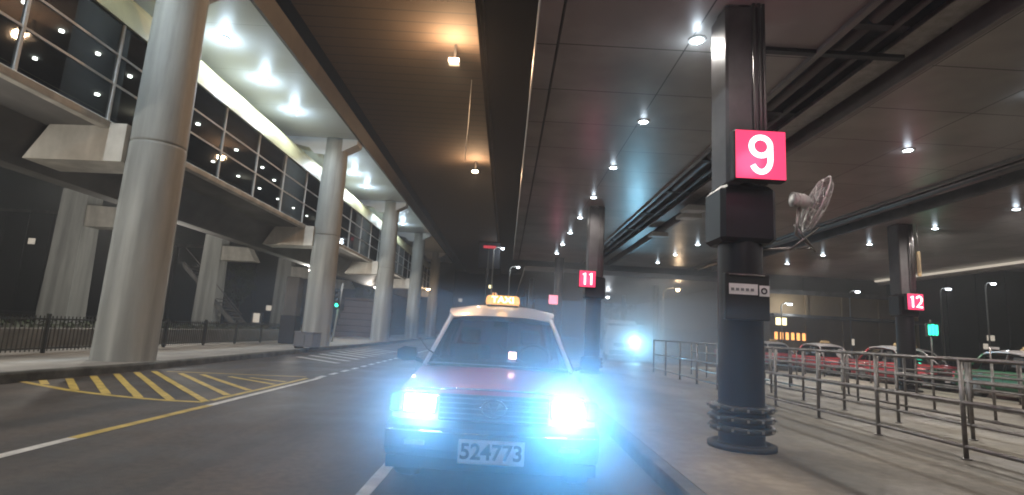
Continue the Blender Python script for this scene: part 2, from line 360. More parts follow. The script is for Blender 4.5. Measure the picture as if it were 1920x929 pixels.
# ---- canopy over the left pavement
cn = thing('canopy', 'pale panelled canopy with downlights above the left pavement', 'canopy', (-9, 0, 9.98))
MB().box(-3.2, 1.45, Y0, Y1, .02, .1).build('soffit', 'soffit_l', cn)
MB().prism_y([(1.40, -.05), (1.50, -.05), (1.62, .6), (1.40, .6)], Y0, Y1).build('fascia', 'edge', cn)
MB().box(-3.3, 1.39, Y0, Y1, .102, .35).build('roof_deck', 'girder', cn)
CL = [-8.9, -5.9, 3.3, 6.2, 9.2, 15.86, 18.72, 21.54, 27.7, 30.62, 33.57, 39.9, 42.8, 45.7]
seq = 0
for yy in CL:
    vis = yy > 12
    lab = None
    if vis:
        seq += 1
        near = 'second' if yy < 25 else ('third' if yy < 37 else 'fourth')
        lab = '%s canopy downlight over the left pavement counted from the front column' % ORD[seq-1]
    else: lab = 'canopy downlight over the left pavement near the camera, %s from the rear' % ORD[CL.index(yy)]
    t = thing('downlight', lab, 'downlight', (-9.5, yy, 10.0), 0, 'downlights in the left canopy')
    MB().lathe([(.17, -.03), (.20, -.03), (.2, .01), (.13, .01), (.13, -.0)], n=20).build('trim_ring', 'steel_w', t)
    MB().cyl((0, 0, -.032), .125, .03, n=20).build('lens', 'l_white', t)
    lamp('bulb', (0, 0, -.16), 300 if yy < 35 else 160, (.80, .92, 1), t, 'SPOT', r=.12, spot=172, blend=.35)
    lamp('halo', (0, 0, -.45), 55, (.6, .8, 1), t, r=.15)

# ---- dark viaduct over the carriageway
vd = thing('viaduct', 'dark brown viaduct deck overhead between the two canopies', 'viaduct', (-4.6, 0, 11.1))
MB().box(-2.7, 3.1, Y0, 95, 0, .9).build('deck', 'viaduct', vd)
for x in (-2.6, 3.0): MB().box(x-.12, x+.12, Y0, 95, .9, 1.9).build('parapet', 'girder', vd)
for i, yy in enumerate((-8.5, 4.6, 17.4, 30.4)):
    lb = ['sodium floodlight under the viaduct behind the camera car', 'sodium floodlight under the viaduct above the camera car', 'large warm floodlight with a wide orange halo under the viaduct', 'smaller warm floodlight farther along the viaduct underside'][i]
    t = thing('floodlight', lb, 'floodlight', (-2.32, yy, 11.09), 0, 'warm floodlights under the viaduct')
    MB().box(-.04, .04, -.04, .04, -.6, .0).build('bracket', 'blackm', t)
    MB().box(-.2, .2, -.22, .12, -.74, -.6, .03).build('housing', 'grey', t)
    MB().rings([[(-.16, -.225, -.73), (.16, -.225, -.73), (.16, -.225, -.61), (-.16, -.225, -.61)], [(-.14, -.25, -.72), (.14, -.25, -.72), (.14, -.25, -.63), (-.14, -.25, -.63)]]).build('lens', 'l_warm', t)
    lamp('bulb', (0, -.45, -.80), (400, 400, 720, 480)[i], (1, .62, .34), t, r=.15)
tag(MB().tube([(-1.93, 20, 11.1), (-1.93, 20, 9.4), (-1.97, 20, 7.7)], .018, 6).build('hanging_cable', 'pole'), 'thin pale cable hanging straight down below the large warm floodlight', 'cable')

# ================================================================== STATION CANOPY (right)
H = 5.47; SY1 = 31.0
cs = thing('station_canopy', 'low wide taxi station canopy with grey panelled underside at right', 'canopy', (0, 0, H))
MB().box(.52, 4.2, YB, SY1, 0, .07).build('soffit', 'soffit_r', cs)
MB().box(5.85, 10.4, YB, SY1, 0, .07).build('soffit', 'soffit_r', cs)
MB().box(11.9, 21.6, YB, SY1, 0, .07).build('soffit', 'soffit_r', cs)
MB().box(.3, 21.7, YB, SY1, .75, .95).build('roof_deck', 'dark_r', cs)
MB().prism_y([(.21, -.02), (.50, -.02), (.50, .04), (.27, .75), (.21, .75)], YB, SY1).build('edge_fascia', 'soffit_r', cs)
MB().box(.19, .207, YB, SY1, -.05, .01).build('drip_edge', 'steel_w', cs)
MB().box(21.6, 21.75, YB, SY1, -.3, .75).build('edge_fascia', 'fascia', cs)
MB().box(21.45, 21.59, YB, SY1, -.12, -.03).build('strip_light', 'l_strip', cs)
MB().box(.3, 21.6, SY1, SY1+.1, -.02, .9).build('end_fascia', 'fascia', cs)
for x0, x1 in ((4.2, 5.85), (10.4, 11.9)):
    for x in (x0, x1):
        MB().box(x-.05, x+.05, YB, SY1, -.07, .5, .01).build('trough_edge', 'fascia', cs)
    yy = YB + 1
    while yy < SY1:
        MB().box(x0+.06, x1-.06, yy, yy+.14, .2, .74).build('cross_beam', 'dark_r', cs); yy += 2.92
MB().tube([(4.75, YB, H-5.47+.30), (4.75, SY1, .30)], .09, 10).build('pipe', 'pipe', cs)
MB().tube([(5.05, YB, .22), (5.05, SY1, .22)], .045, 8).build('pipe', 'pipe', cs)
MB().box(5.25, 5.65, YB, SY1, .12, .20, .01).build('cable_tray', 'steel', cs)
MB().tube([(11.1, YB, .1), (11.1, SY1, .1)], .12, 10).build('pipe', 'pipe', cs)
MB().tube([(10.7, YB, -.02), (10.7, SY1, -.02)], .03, 8).build('pipe', 'steel', cs)
MB().box(3.0, 5.4, 6.95, 7.05, -.06, -.004).build('pipe', 'blackm', cs)
for (x, yy) in ((5.62, 15.6), (5.8, 16.6), (5.75, 20)):
    v = MB()
    for q in range(9): v.box(x-.35, x+.25, yy+q*.09, yy+q*.09+.04, -.26+.01*q, -.10)
    tag(v.build('louvre_vent', 'steel_w', cs))
# overhanging far soffit module beyond
c2 = thing('station_canopy', 'farther darker canopy bay beyond the sign 11 pillar', 'canopy', (0, 0, 4.9))
MB().box(.9, 14, 31.6, 58, 0, .3, .03).build('roof_deck', 'fascia', c2)
for x in (1.6, 10): 
    for yy in (36, 46, 56): MB().cyl((x, yy, -4.9), .18, 4.9, n=14).build('pillar', 'blackm', c2)

DL = MB
def downlight(x, yy, lab, e=95, far=False, z=H, grp='downlights in the station canopy'):
    t = thing('downlight', lab, 'downlight', (x, yy, z), 0, grp)
    MB().lathe([(.10, -.018), (.125, -.015), (.125, .004), (.08, .004), (.08, -.004)], n=18).build('trim_ring', 'steel_w', t)
    MB().cyl((0, 0, -.022), .078, .02, n=18).build('lens', 'l_white', t)
    lamp('bulb', (0, 0, -.10), e*1.15, (1, .93, .84), t, 'SPOT', r=.05, spot=168, blend=.5)
    if yy > 5: lamp('halo', (0, 0, -.11 if e < 150 or yy > 12 else -.2), 1.6 if e < 150 or yy > 12 else 7, (.75, .88, 1), t, r=.06)
kk = 0
for yy in (-5.0, -2.0, .95, 3.9):
    downlight(2.44, yy, 'station canopy downlight above the kerb by the camera, %s from the rear' % ORD[int((yy+5.1)/2.9)], 95)
for k, yy in enumerate((6.89, 9.83, 12.78, 15.77, 18.71, 21.7, 24.7, 27.6)):
    downlight(2.44, yy, '%s round downlight of the row running beside the numbered pillars' % ORD[k], 170 if k == 0 else 95)
for yy in (-1.0, 2.0, 4.9): downlight(8.1, yy, 'downlight over the near end of the queue rails, %s from the rear' % ORD[int((yy+1.1)/2.9)], 95)
for k, yy in enumerate((7.81, 10.5, 22.73, 25.85, 28.9)):
    downlight(8.1, yy, '%s downlight of the middle row over the queue rails' % ORD[k], 95)
for yy in (2., 5.3, 8.4): downlight(14.05, yy, 'downlight over the near end of the far rank, %s from the rear' % ORD[int((yy-1.9)/3)], 220)
for k, yy in enumerate((14.39, 17.24, 20.48, 23.58, 26.66, 29.81)):
    downlight(14.05, yy, '%s downlight of the outer row above the parked red taxis' % ORD[k], 420)

# ---- numbered pillars
def pillar(x, yy, lab, num=None, pale=False, collar=True):
    t = thing('pillar', lab, 'pillar', (x, yy, .15), 0, 'black round pillars of the taxi station')
    s = MB(); s.lathe([(.28, 0), (.28, .03), (.255, .05), (.25, .08), (.25, 2.6), (.25, 5.31)], n=40); s.build('shaft', 'black', t)
    if collar:
        MB().box(-.325, .325, -.28, .28, 2.32, 3.0, .05).build('collar', 'black', t)
        MB().box(-.25, .25, -.25, .25, 3.003, 5.315, .03).build('cladding', 'clad', t)
        for dx in (.07, .14, .19):
            MB().tube([(dx, -.30, 3.0), (dx, -.30, 5.3)], .018, 8).build('conduit', 'pipe', t)
        for z in (.22, .33, .44): MB().torus((0, 0, z), .315, .043, n=44, k=8).build('rubber_ring', 'rubber', t)
        MB().lathe([(.37, 0), (.37, .05), (.31, .07), (.31, 0)], n=40).build('base_plate', 'blackm', t)
        bt = MB()
        for q in range(14):
            an = 2*math.pi*q/14
            for z in (.22, .33, .44): bt.box(.356*math.cos(an)-.014, .356*math.cos(an)+.014, .356*math.sin(an)-.014, .356*math.sin(an)+.014, z-.014, z+.014)
        bt.build('rivets', 'chrome', t)
    return t
def digit_path(ch):
    C = lambda cx, cz, rx, rz, a0, a1, n=14: [(cx+rx*math.cos(math.radians(a0+(a1-a0)*k/n)), cz+rz*math.sin(math.radians(a0+(a1-a0)*k/n))) for k in range(n+1)]
    return {'9': [C(0, .17, .19, .19, 0, 360, 28), [(.19, .17)] + C(0, -.10, .19, .26, 0, -150, 16)],
            '1': [[(-.09, .26), (.05, .36), (.05, -.36)]],
            '2': [C(0, .16, .18, .19, 165, -20, 16) + [(.1, -.05), (-.19, -.33), (.21, -.33)]]}[ch]
def numeral(s_, size, parent, y):
    b = MB(); wd = .50 if len(s_) > 1 else 0
    for k, ch in enumerate(s_):
        ox = (k-(len(s_)-1)/2)*(.40 if s_ == '11' else .46)
        for pth in digit_path(ch):
            q = .9 if wd else 1.0
            b.tube([((ox+x*q)*size, y, z*size) for x, z in pth], .058*size, 8)
    return b.build('numeral', 'l_digit', parent)
def number_sign(x, yy, z, sz, s, lab, pale=False, e=30, scale=.95):
    t = thing('illuminated_sign', lab, 'sign', (x, yy, z), 0, 'illuminated number signs on the pillars')
    MB().box(-sz/2-.015, sz/2+.015, 0, .14, -sz/2-.015, sz/2+.015, .015).build('housing', 'blackm', t)
    MB().box(-sz/2, sz/2, -.012, -.001, -sz/2, sz/2).build('lit_face', 'l_pinkpale' if pale else 'l_pink', t)
    if s: numeral(s, sz, t, -.008)
    lamp('glow', (0, -.32, 0), e, (1, .22, .40), t, r=.16)
    return t
p1 = pillar(2.75, 6.3, 'nearest black pillar, wrapped in rubber rings, carrying the sign 9')
number_sign(2.78, 5.80, 3.44, .565, '9', 'square red sign glowing with a white 9', e=13, scale=1.0)
tp = MB().box(2.62, 2.98, 5.92, 5.955, 2.9, 2.96); 
pillar(2.75, 17.1, 'black pillar behind the taxi, carrying the red sign 11')
number_sign(2.46, 16.6, 3.05, .50, '11', 'small square red sign reading 11 above the taxi', e=9)
pillar(2.75, 29.2, 'farthest black pillar of the kerb row, carrying the blank pale red sign', collar=False)
number_sign(2.46, 28.7, 3.10, .48, '', 'pale pink square lit sign with no readable number just above the taxi roof', pale=True, e=9)
pillar(12.75, 17.1, 'black pillar among the rails, carrying the red sign 12')
number_sign(12.75, 16.6, 2.92, .49, '12', 'small red sign reading 12 on the right', e=9, scale=.8)
pillar(12.75, 28.2, 'dark pillar far behind the queue rails right of the sign 12 pillar', collar=False)
pillar(12.75, 5.9, 'black pillar out at the right of the queue rails', collar=False)
# notice board on pillar 9
t = thing('route_notice', 'black framed strip with white route notice on the sign 9 pillar', 'notice', (2.66, 5.93, 1.95))
MB().box(-.24, .26, -.01, .08, -.38, .14, .01).build('frame', 'blackm', t)
MB().box(-.20, .12, -.018, -.011, -.10, .02).build('white_panel', 'plate', t)
for q in range(5): MB().box(-.18+q*.055, -.18+q*.055+.035, -.0225, -.0185, -.06, -.03).build('print', 'grey', t)
MB().box(.14, .25, -.018, -.011, -.11, .01).build('symbol_panel', 'plate', t)
MB().torus((.19, -.021, -.05), .028, .008, axis='y', n=20, k=6).build('symbol', 'ink', t)
MB().tube([(-.2, -.02, .12), (.2, -.02, .12)], .008, 6).build('clip_rail', 'steel', t)
# ---- fan
t = thing('wall_fan', 'caged grey oscillating fan hung from the canopy beside the sign 9', 'fan', (3.58, 6.3, 3.06))
MB().tube([(-.18, 0, .02), (-.05, 0, .0), (.05, 0, -.02)], [.075, .09, .07], 16).build('motor', 'pole', t)
vn = MB()
for q in range(4): vn.torus((-.17+q*.04, 0, .02-q*.005), .085, .008, axis='x', n=20, k=6)
vn.build('motor_fins', 'pole', t)
hub = Vector((.10, -.02, -.03)); nrm = Vector((.93, -.25, -.38)).normalized(); ua = nrm.cross(Vector((0, 0, 1))).normalized(); ub = nrm.cross(ua)
cg = MB()
for R, off in ((.36, 0), (.30, .06), (.2, .085), (.1, .1), (.30, -.06), (.2, -.085)):
    pts = [hub + nrm*off + (ua*math.cos(q*math.pi/18)+ub*math.sin(q*math.pi/18))*R for q in range(37)]
    cg.tube(pts, .010 if R > .35 else .004, 6)
for q in range(24):
    d = ua*math.cos(q*math.pi/12)+ub*math.sin(q*math.pi/12)
    cg.tube([hub+nrm*.1+d*.05, hub+nrm*.085+d*.2, hub+nrm*.06+d*.3, hub+d*.36, hub-nrm*.06+d*.3, hub-nrm*.085+d*.2, hub-nrm*.09+d*.06], .003, 4)
cg.build('cage', 'pole', t)
for q in range(3):
    b = MB(); d = lambda an: ua*math.cos(an)+ub*math.sin(an)
    an = q*2*math.pi/3
    b.add([hub+d(an)*.04, hub+d(an-.35)*.28-nrm*.03, hub+d(an)*.30, hub+d(an+.4)*.27+nrm*.03, hub+d(an+.5)*.08], [(0,1,2,3,4)]); b.build('blade', 'fascia', t)
MB().tube([(-.10, 0, -.08), (-.12, .05, -.4), (.1, .1, -.55), (-.75, .05, -.62)], .018, 8).build('bracket', 'steel', t)
MB().tube([(-.2, .05, -.6), (.16, .05, -.30)], .012, 6).build('brace', 'steel', t)
MB().tube([(.12, .05, -.6), (-.14, .05, -.28)], .012, 6).build('brace', 'steel', t)

# ================================================================== QUEUE RAILS
def rail_line(x, ys, lab, tops=(1.27, .78, .29), mesh=False):
    t = thing('queue_rail', lab, 'railing', (x, ys[0], .15), 0, 'steel queue rails on the taxi platform')
    o = ys[0]
    for q in ys:
        MB().tube([(0, q-o, 0), (0, q-o, 1.12)], .026, 10).build('post', 'steel', t)
        MB().cyl((0, q-o, 0), .055, .012, n=14).build('foot_plate', 'steel', t)
    for z in tops: MB().tube([(0, -.03, z-.15), (0, ys[-1]-o+.03, z-.15)], .024, 10).build('rail', 'steel', t)
    return t
rl = ['nearest steel queue rail line with two bare posts in the foreground', 'second steel queue rail line behind the foreground one', 'third steel queue rail line counted from the foreground',
      'fourth steel queue rail line counted from the foreground', 'fifth steel queue rail line counted from the foreground', 'farthest steel queue rail line just before the parked taxis']
rail_line(5.34, [3.5, 4.9]+[6.33+1.45*k for k in range(10)], rl[0])
rail_line(6.70, [4.9+1.45*k for k in range(11)], rl[1], (1.27, .95, .35))
rail_line(7.95, [6.4+1.45*k for k in range(10)], rl[2], (1.27, .78, .29))
rail_line(9.3, [7.4+1.45*k for k in range(10)], rl[3], (1.27, .95, .35))
rail_line(10.8, [8.4+1.45*k for k in range(11)], rl[4])
rail_line(13.6, [8.5+1.45*k for k in range(12)], rl[5], (1.2, .9, .35))
# end hoops joining pairs of lines, and one tall white lamp blade
t = thing('sign_post', 'slim post with a small white blade above the right-hand rails', 'sign', (13.9, 15.4, .15))
MB().tube([(0, 0, 0), (0, 0, 1.48)], .02, 8).build('post', 'steel', t); MB().box(0, .26, -.015, .015, 1.42, 1.49).build('blade', 'plate', t)
t = thing('sign_post', 'tilted small round white sign between the rails and parked red taxis', 'sign', (9.95, 16.0, .15))
MB().tube([(0, 0, 0), (.02, 0, 1.0)], .018, 8).build('post', 'pole', t)
MB().cyl((0, -.03, 1.05), .13, .02, axis='y', n=20).build('disc', 'plate', t)
t = thing('notice', 'narrow gold vertical notice hanging by the sign 12 pillar', 'sign', (12.95, 16.7, 3.75))
MB().box(0, .12, -.02, .02, 0, .8, .01).build('board', 'gold', t)
for q in range(3): MB().box(.02+q*.03, .032+q*.03, -.026, -.021, .1, .7-.1*q).build('print', 'blackm', t)
MB().tube([(.06, 0, .8), (.06, 0, 1.7)], .008, 6).build('hanger_rod', 'pipe', t)
t = thing('led_display', 'small bright green lit display right of the sign 12', 'display', (17.55, 22, 0))
MB().tube([(0, .1, 0), (0, .1, 2.75)], .04, 8).build('post', 'pipe', t)
MB().box(-.26, .26, -.02, .09, 2.05, 2.62, .02).build('housing', 'blackm', t)
for q, hh in enumerate((.38, .44, .4)): MB().box(-.2+q*.14, -.1+q*.14, -.03, -.021, 2.12, 2.12+hh).build('lit_bar', 'l_green', t)
MB().box(-.21, .21, -.0205, -.0202, 2.2, 2.55).build('lit_panel', 'l_greensign', t)
lamp('glow', (0, -.3, 2.35), 8, (.1, 1, .6), t, r=.1)

# ================================================================== LEFT SIDE FURNITURE
t = thing('picket_fence', 'dark iron picket fence along the back of the left pavement', 'fence', (-11.1, 4.0, .14))
L = 23.0; q = 0
while q <= L+.01: MB().box(-.035, .035, q-.035, q+.035, 0, .95).build('post', 'iron', t); q += 2.3
for z in (.12, .82): MB().box(-.02, .02, 0, L, z-.02, z+.02).build('rail', 'iron', t)
q = 0
while q < L-.1:
    pk = MB()
    for j in range(1, 19): pk.box(-.009, .009, q+j*.121-.009, q+j*.121+.009, .05, .90)
    pk.build('pickets', 'iron', t); q += 2.3
t = thing('planter', 'long low concrete planter wall behind the picket fence', 'planter', (-13.4, 0, 0))
MB().box(-.25, .0, 2, 40, 0, .62, .02).build('wall', 'planter', t)
MB().box(-6, -.25, 2, 40, 0, .5).build('soil', 'soil', t)
gm = MB(); rr = random.Random(3)
for q in range(2600):
    x, yy = rr.uniform(-5.6, -.3), rr.uniform(2.2, 40); s = rr.uniform(.06, .16); an = rr.uniform(0, 6.28); z = .5+rr.uniform(0, .16)
    gm.add([(x, yy, z), (x+s*math.cos(an), yy+s*math.sin(an), z+rr.uniform(.02, .12)), (x+s*math.cos(an+.9), yy+s*math.sin(an+.9), z+rr.uniform(-.02, .08))], [(0,1,2)])
tag(gm.build('ground_cover', 'leaf', t, recalc=False), kind='stuff')
t = thing('utility_box', 'squat grey cabinet on feet at the kerb before the second round column', 'cabinet', (-7.98+.0, 21.9, .15), math.radians(-12))
MB().box(-.42, .42, -.25, .35, .07, .62, .02).build('body', 'grey', t)
MB().box(-.44, .44, -.27, .37, .62, .66, .01).build('lid', 'grey', t)
for x in (-.34, .34): MB().box(x-.05, x+.05, -.2, .3, 0, .07).build('foot', 'blackm', t)
MB().box(.05, .062, -.262, -.252, .15, .55).build('door_seam', 'blackm', t)
def signal(x, yy, lab, lean=0):
    t = thing('traffic_light', lab, 'traffic light', (x, yy, .148), 0, 'green traffic lights beside the footbridge')
    MB().tube([(0, 0, 0), (lean, 0, 3.3)], .05, 10).build('post', 'pole', t)
    MB().box(lean-.34, lean-.06, -.12, .12, 1.85, 2.85, .03).build('housing', 'blackm', t)
    for z, m_ in ((2.68, 'rubber'), (2.35, 'rubber'), (2.05, 'l_green')):
        MB().cyl((lean-.2, -.13, z), .10, .02, axis='y', n=18).build('lens', m_, t)
        vz = MB(); vz.rings([[(lean-.2+.115*math.cos(a), y_, z+.115*math.sin(a)) for a in (math.pi*k/8 for k in range(9))] for y_ in (-.12, -.3)], True, False, False); vz.build('visor', 'blackm', t)
    lamp('glow', (lean-.2, -.35, 2.05), 5, (.1, 1, .6), t, r=.08)
signal(-9.6, 30.2, 'green traffic light on a white post right of the second round column', .28)
signal(-11.7, 29.2, 'green traffic light on a post left of the second round column', .2)
t = thing('gate_post', 'square dark post with a grey lower casing at the fence end', 'post', (-10.1, 25.4, .15))
MB().box(-.3, .3, -.3, .3, 0, 3.1, .03).build('post', 'girder', t); MB().box(-.36, .36, -.36, .36, 0, 1.3, .03).build('casing', 'blackm', t)
t = thing('kiosk', 'low stepped building with pinkish grey bands between round columns', 'building', (-12.3, 45, 0))
for q in range(6): MB().box(-1.9+.12*q, 1.9, 0, 4, q*.52, q*.52+.46, .02).build('cladding_band', 'facade', t)
MB().box(-1.95, 1.8, .1, 3.9, .0, 3.1).build('core', 'girder', t)
MB().box(-1.2, 1.9, -.4, 4, 3.14, 3.3, .02).build('roof', 'facade', t)
MB().box(-2.0, -1.3, -.1, -.02, 2.2, 2.7).build('shutter', 'blackm', t)
# stair behind
t = thing('staircase', 'dim diagonal stair flight behind the front round column', 'staircase', (-23.2, 38, 0))
for s in (0, 1.6): MB().rings([[(0, s, 4.9), (0, s+.12, 4.9), (0, s+.12, 4.5), (0, s, 4.5)], [(4.6, s, .4), (4.6, s+.12, .4), (4.6, s+.12, 0), (4.6, s, 0)]]).build('stringer', 'girder', t)
for q in range(18): MB().box(q*.255, q*.255+.3, .13, 1.59, 4.62-q*.25, 4.68-q*.25).build('tread', 'girder', t)
MB().tube([(0, 0, 5.9), (4.6, 0, 1.4)], .03, 6).build('handrail', 'steel', t)
for i, (x, yy, h) in enumerate(((-24, 52, 1.7), (-22.2, 55, 2.6))):
    t = thing('light_box_sign', ['short bright white lit panel beyond the fence', 'taller white lit panel left of the dark square post'][i], 'sign', (x, yy, 0))
    MB().box(-.5, .5, 0, .3, 0, h, .02).build('casing', 'grey', t); MB().box(-.3, .3, -.02, -.001, h*.45, h*.96).build('lit_panel', 'l_strip', t)

def area_lamp(x, yy, h, e, lab, col=(1, .95, .86)):  # posts added out of view to light the left columns and beams
    t = thing('lamp_post', lab, 'lamp post', (x, yy, .0), 0)
    MB().tube([(0, 0, 0), (0, 0, h-.1)], [.09, .06], 10).build('post', 'pole', t)
    MB().lathe([(.05, -.12), (.22, -.1), (.26, 0), (.1, .08), (.02, .1)], c=(0, 0, h), n=20).build('head', 'grey', t)
    MB().cyl((0, 0, h-.15), .18, .04, n=18).build('lens', 'l_warmfar', t)
    lamp('bulb', (0, 0, h-.3), e, col, t, r=.2)
area_lamp(-12.3, 7.5, 4.0, 800, 'pavement lamp post beneath the footbridge beside the camera car')
area_lamp(-30, 16, 9.0, 1800, 'tall lamp post behind the footbridge out to the left')
area_lamp(-27, 33, 9.0, 1100, 'tall lamp post behind the rear columns')

for i, (x, yy, e) in enumerate(((-14.0, 20.2, 620), (-12.35, 33.2, 560), (-11.3, 45.6, 400))):  # unseen lamps added behind the columns to brighten the outrigger beams
    t = thing('bulkhead_lamp', ['hidden lamp under the footbridge behind the front round column', 'hidden lamp under the footbridge behind the second round column', 'hidden lamp under the footbridge behind the third round column'][i], 'lamp', (x, yy, 5.5 if x < -12.9 else 4.5), 0, 'lamps under the footbridge')
    zz = -1.0 if x < -12.9 else 0
    MB().tube([(0, 0, 0), (0, 0, zz-.1)], .03, 8).build('stem', 'grey', t)
    MB().lathe([(.10, zz-.2), (.16, zz-.14), (.16, zz-.08), (.05, zz-.06)], n=18).build('housing', 'grey', t)
    MB().cyl((0, 0, zz-.225), .09, .02, n=16).build('lens', 'l_warmfar', t)
    lamp('bulb', (0, -.1, zz-.42), e, (1, .95, .86), t, r=.15)

# ================================================================== FAR BACKGROUND
def building(x0, x1, y0, y1, h, m_, lab, wins=(), name='building', roof=None):
    t = thing(name, lab, 'building', ((x0+x1)/2, y0, 0)); hw = (x1-x0)/2
    MB().box(-hw, hw, 0, y1-y0, 0, h).build('wall', m_, t)
    MB().box(-hw-.3, hw+.3, -.3, y1-y0+.3, h, h+.5).build('parapet', 'girder', t)
    nb = max(2, int(hw*2/4))
    for k in range(nb+1): MB().box(-hw+k*2*hw/nb-.15, -hw+k*2*hw/nb+.15, -.2, -.002, 0, h-.02).build('pilaster', m_, t)
    for (wx, wz, ww, wh, em) in wins:
        f = MB().box(wx-ww/2-.08, wx+ww/2+.08, -.06, -.003, wz-.08, wz+wh+.08).build('window', 'grey', t)
        MB().box(wx-ww/2, wx+ww/2, -.09, -.061, wz, wz+wh).build('pane', em, f)
    return t
rng = random.Random(11)
building(-120, -60, 92, 110, 17, 'navy', 'wide dark blue building far behind the rear columns', [(rng.uniform(-28, 28), rng.uniform(2, 14), 1.2, 1.0, 'l_strip') for _ in range(7)])
building(-55, -24, 88, 104, 12, 'navy', 'dark blue building behind the footbridge, mid distance', [(rng.uniform(-14, 14), rng.uniform(2, 9), 1.0, .8, 'l_strip') for _ in range(6)])
building(-12, 6, 120, 135, 14, 'navy', 'dark block at the road end above the taxi roof', [(rng.uniform(-8, 8), rng.uniform(3, 12), .8, .7, e) for e in ('l_strip', 'l_yel', 'l_strip', 'l_orange')])
bb = building(29.5, 46, 60, 74, 7.2, 'brown', 'brownish terminal block with an orange window row right of pillar 9',
              [(-7.6+q*.62, 2.1, .34, .8, 'l_orange') for q in range(6)] + [(-7.0, 3.7, 1.2, .8, 'l_yel'), (1, 1.9, .3, .7, 'l_strip')])
MB().box(-8.6, 8.6, -1.6, -.3, 4.6, 4.9, .02).build('awning', 'girder', bb)
building(50, 90, 70, 90, 13, 'navy', 'long dark building beyond the green display at far right', [(rng.uniform(-18, 18), rng.uniform(2, 9), 1.0, .7, 'l_strip') for _ in range(5)])
# lamps far away
def street_lamp(x, yy, h, lab, warm=False, e=60, r=.16, side=1):
    t = thing('street_lamp', lab, 'street lamp', (x, yy, 0), 0, 'street lamps in the distance')
    MB().tube([(0, 0, 0), (0, 0, h-.2), (.25*side, 0, h+.1), (.9*side, 0, h+.15)], [.09, .06, .05, .04], 8).build('pole', 'pole', t)
    MB().box(min(.7*side, 1.2*side), max(.7*side, 1.2*side), -.12, .12, h+.08, h+.2, .02).build('head', 'grey', t)
    MB().lathe([(r*.6, -.14), (r, -.05), (r*.9, .02)], c=(.95*side, 0, h+.05), n=16).build('lens', 'l_warmfar' if warm else 'l_far', t)
    lamp('bulb', (.95*side, -.1, h-.35), e, (1, .7, .42) if warm else (.85, .93, 1), t, r=.15)
street_lamp(9.9, 34.0, 4.5, 'warm starburst street lamp left of the black pillar 9', True, 45, .12, 1)
street_lamp(-9.9, 60, 5.4, 'pale street lamp between the columns and the taxi roof', True, 80, .22)
street_lamp(-1.8, 58, 10.2, 'tall white street lamp above the taxi sign', False, 60, .18)
street_lamp(.1, 62, 8.7, 'white street lamp just left of the sign 11', False, 60, .18)
street_lamp(29.8, 58, 5.9, 'white lamp above the brown block, leftmost of three', False, 220, .26)
street_lamp(38.6, 60, 7.9, 'white lamp above the brown block, middle of three', False, 260, .24)
street_lamp(49, 60, 8.8, 'white lamp over the far right road, left of two', False, 80, .26)
street_lamp(54.2, 60, 9.7, 'white lamp over the far right road, rightmost', False, 80, .26)
street_lamp(7.3, 44, 4.5, 'bluish street lamp left of the warm starburst lamp', False, 60, .14)
t = thing('gantry_sign', 'dark overhead road gantry with a thin red lit bar above the taxi sign', 'sign', (-2.4, 59, 0))
MB().tube([(0, 0, 0), (0, 0, 10.8)], .14, 8).build('post', 'girder', t); MB().box(-1.1, 1.3, -.12, .12, 8.0, 11.0, .04).build('board', 'navy', t)
MB().box(-.6, .8, -.16, -.121, 10.3, 10.6).build('lit_bar', 'l_tail', t)

# trees at the far end behind the bridge
def tree(x, yy, h, lab, seed):
    r = random.Random(seed); t = thing('tree', lab, 'tree', (x, yy, 0), 0, 'dark trees far behind')
    tr = MB(); tr.tube([(0, 0, 0), (.1, 0, h*.35), (-.1, .1, h*.6)], [.22, .16, .08], 8)
    for q in range(6):
        an = r.uniform(0, 6.28); tr.tube([(0, 0, h*.4), (math.cos(an)*h*.14, math.sin(an)*h*.14, h*.6), (math.cos(an)*h*.25, math.sin(an)*h*.25, h*.75)], [.09, .05, .02], 6)
    tr.build('trunk', 'bark', t)
    c = MB(); cl = [(r.gauss(0, h*.16), r.gauss(0, h*.16), r.uniform(h*.45, h*.95), r.uniform(.5, 1.1)) for _ in range(26)]
    for (cx, cy, cz, cr) in cl:
        for q in range(80):
            d = Vector((r.gauss(0, 1), r.gauss(0, 1), r.gauss(0, .8))).normalized()*cr*r.uniform(.5, 1); p = Vector((cx, cy, cz))+d
            u = Vector((r.gauss(0, 1), r.gauss(0, 1), r.gauss(0, 1))).normalized()*.16; v = u.cross(d.normalized())
            c.add([p-u, p+v*.6, p+u, p-v*.6], [(0,1,2,3)])
    c.build('crown', 'leaf', t, recalc=False)
tree(-30, 60, 7, 'dark tree beyond the fence left of the second rear column', 1)
tree(-17, 70, 6.5, 'dark tree behind the stepped building', 2)
tree(14, 70, 8, 'dark tree far beyond the pale blue headlight glow', 4)

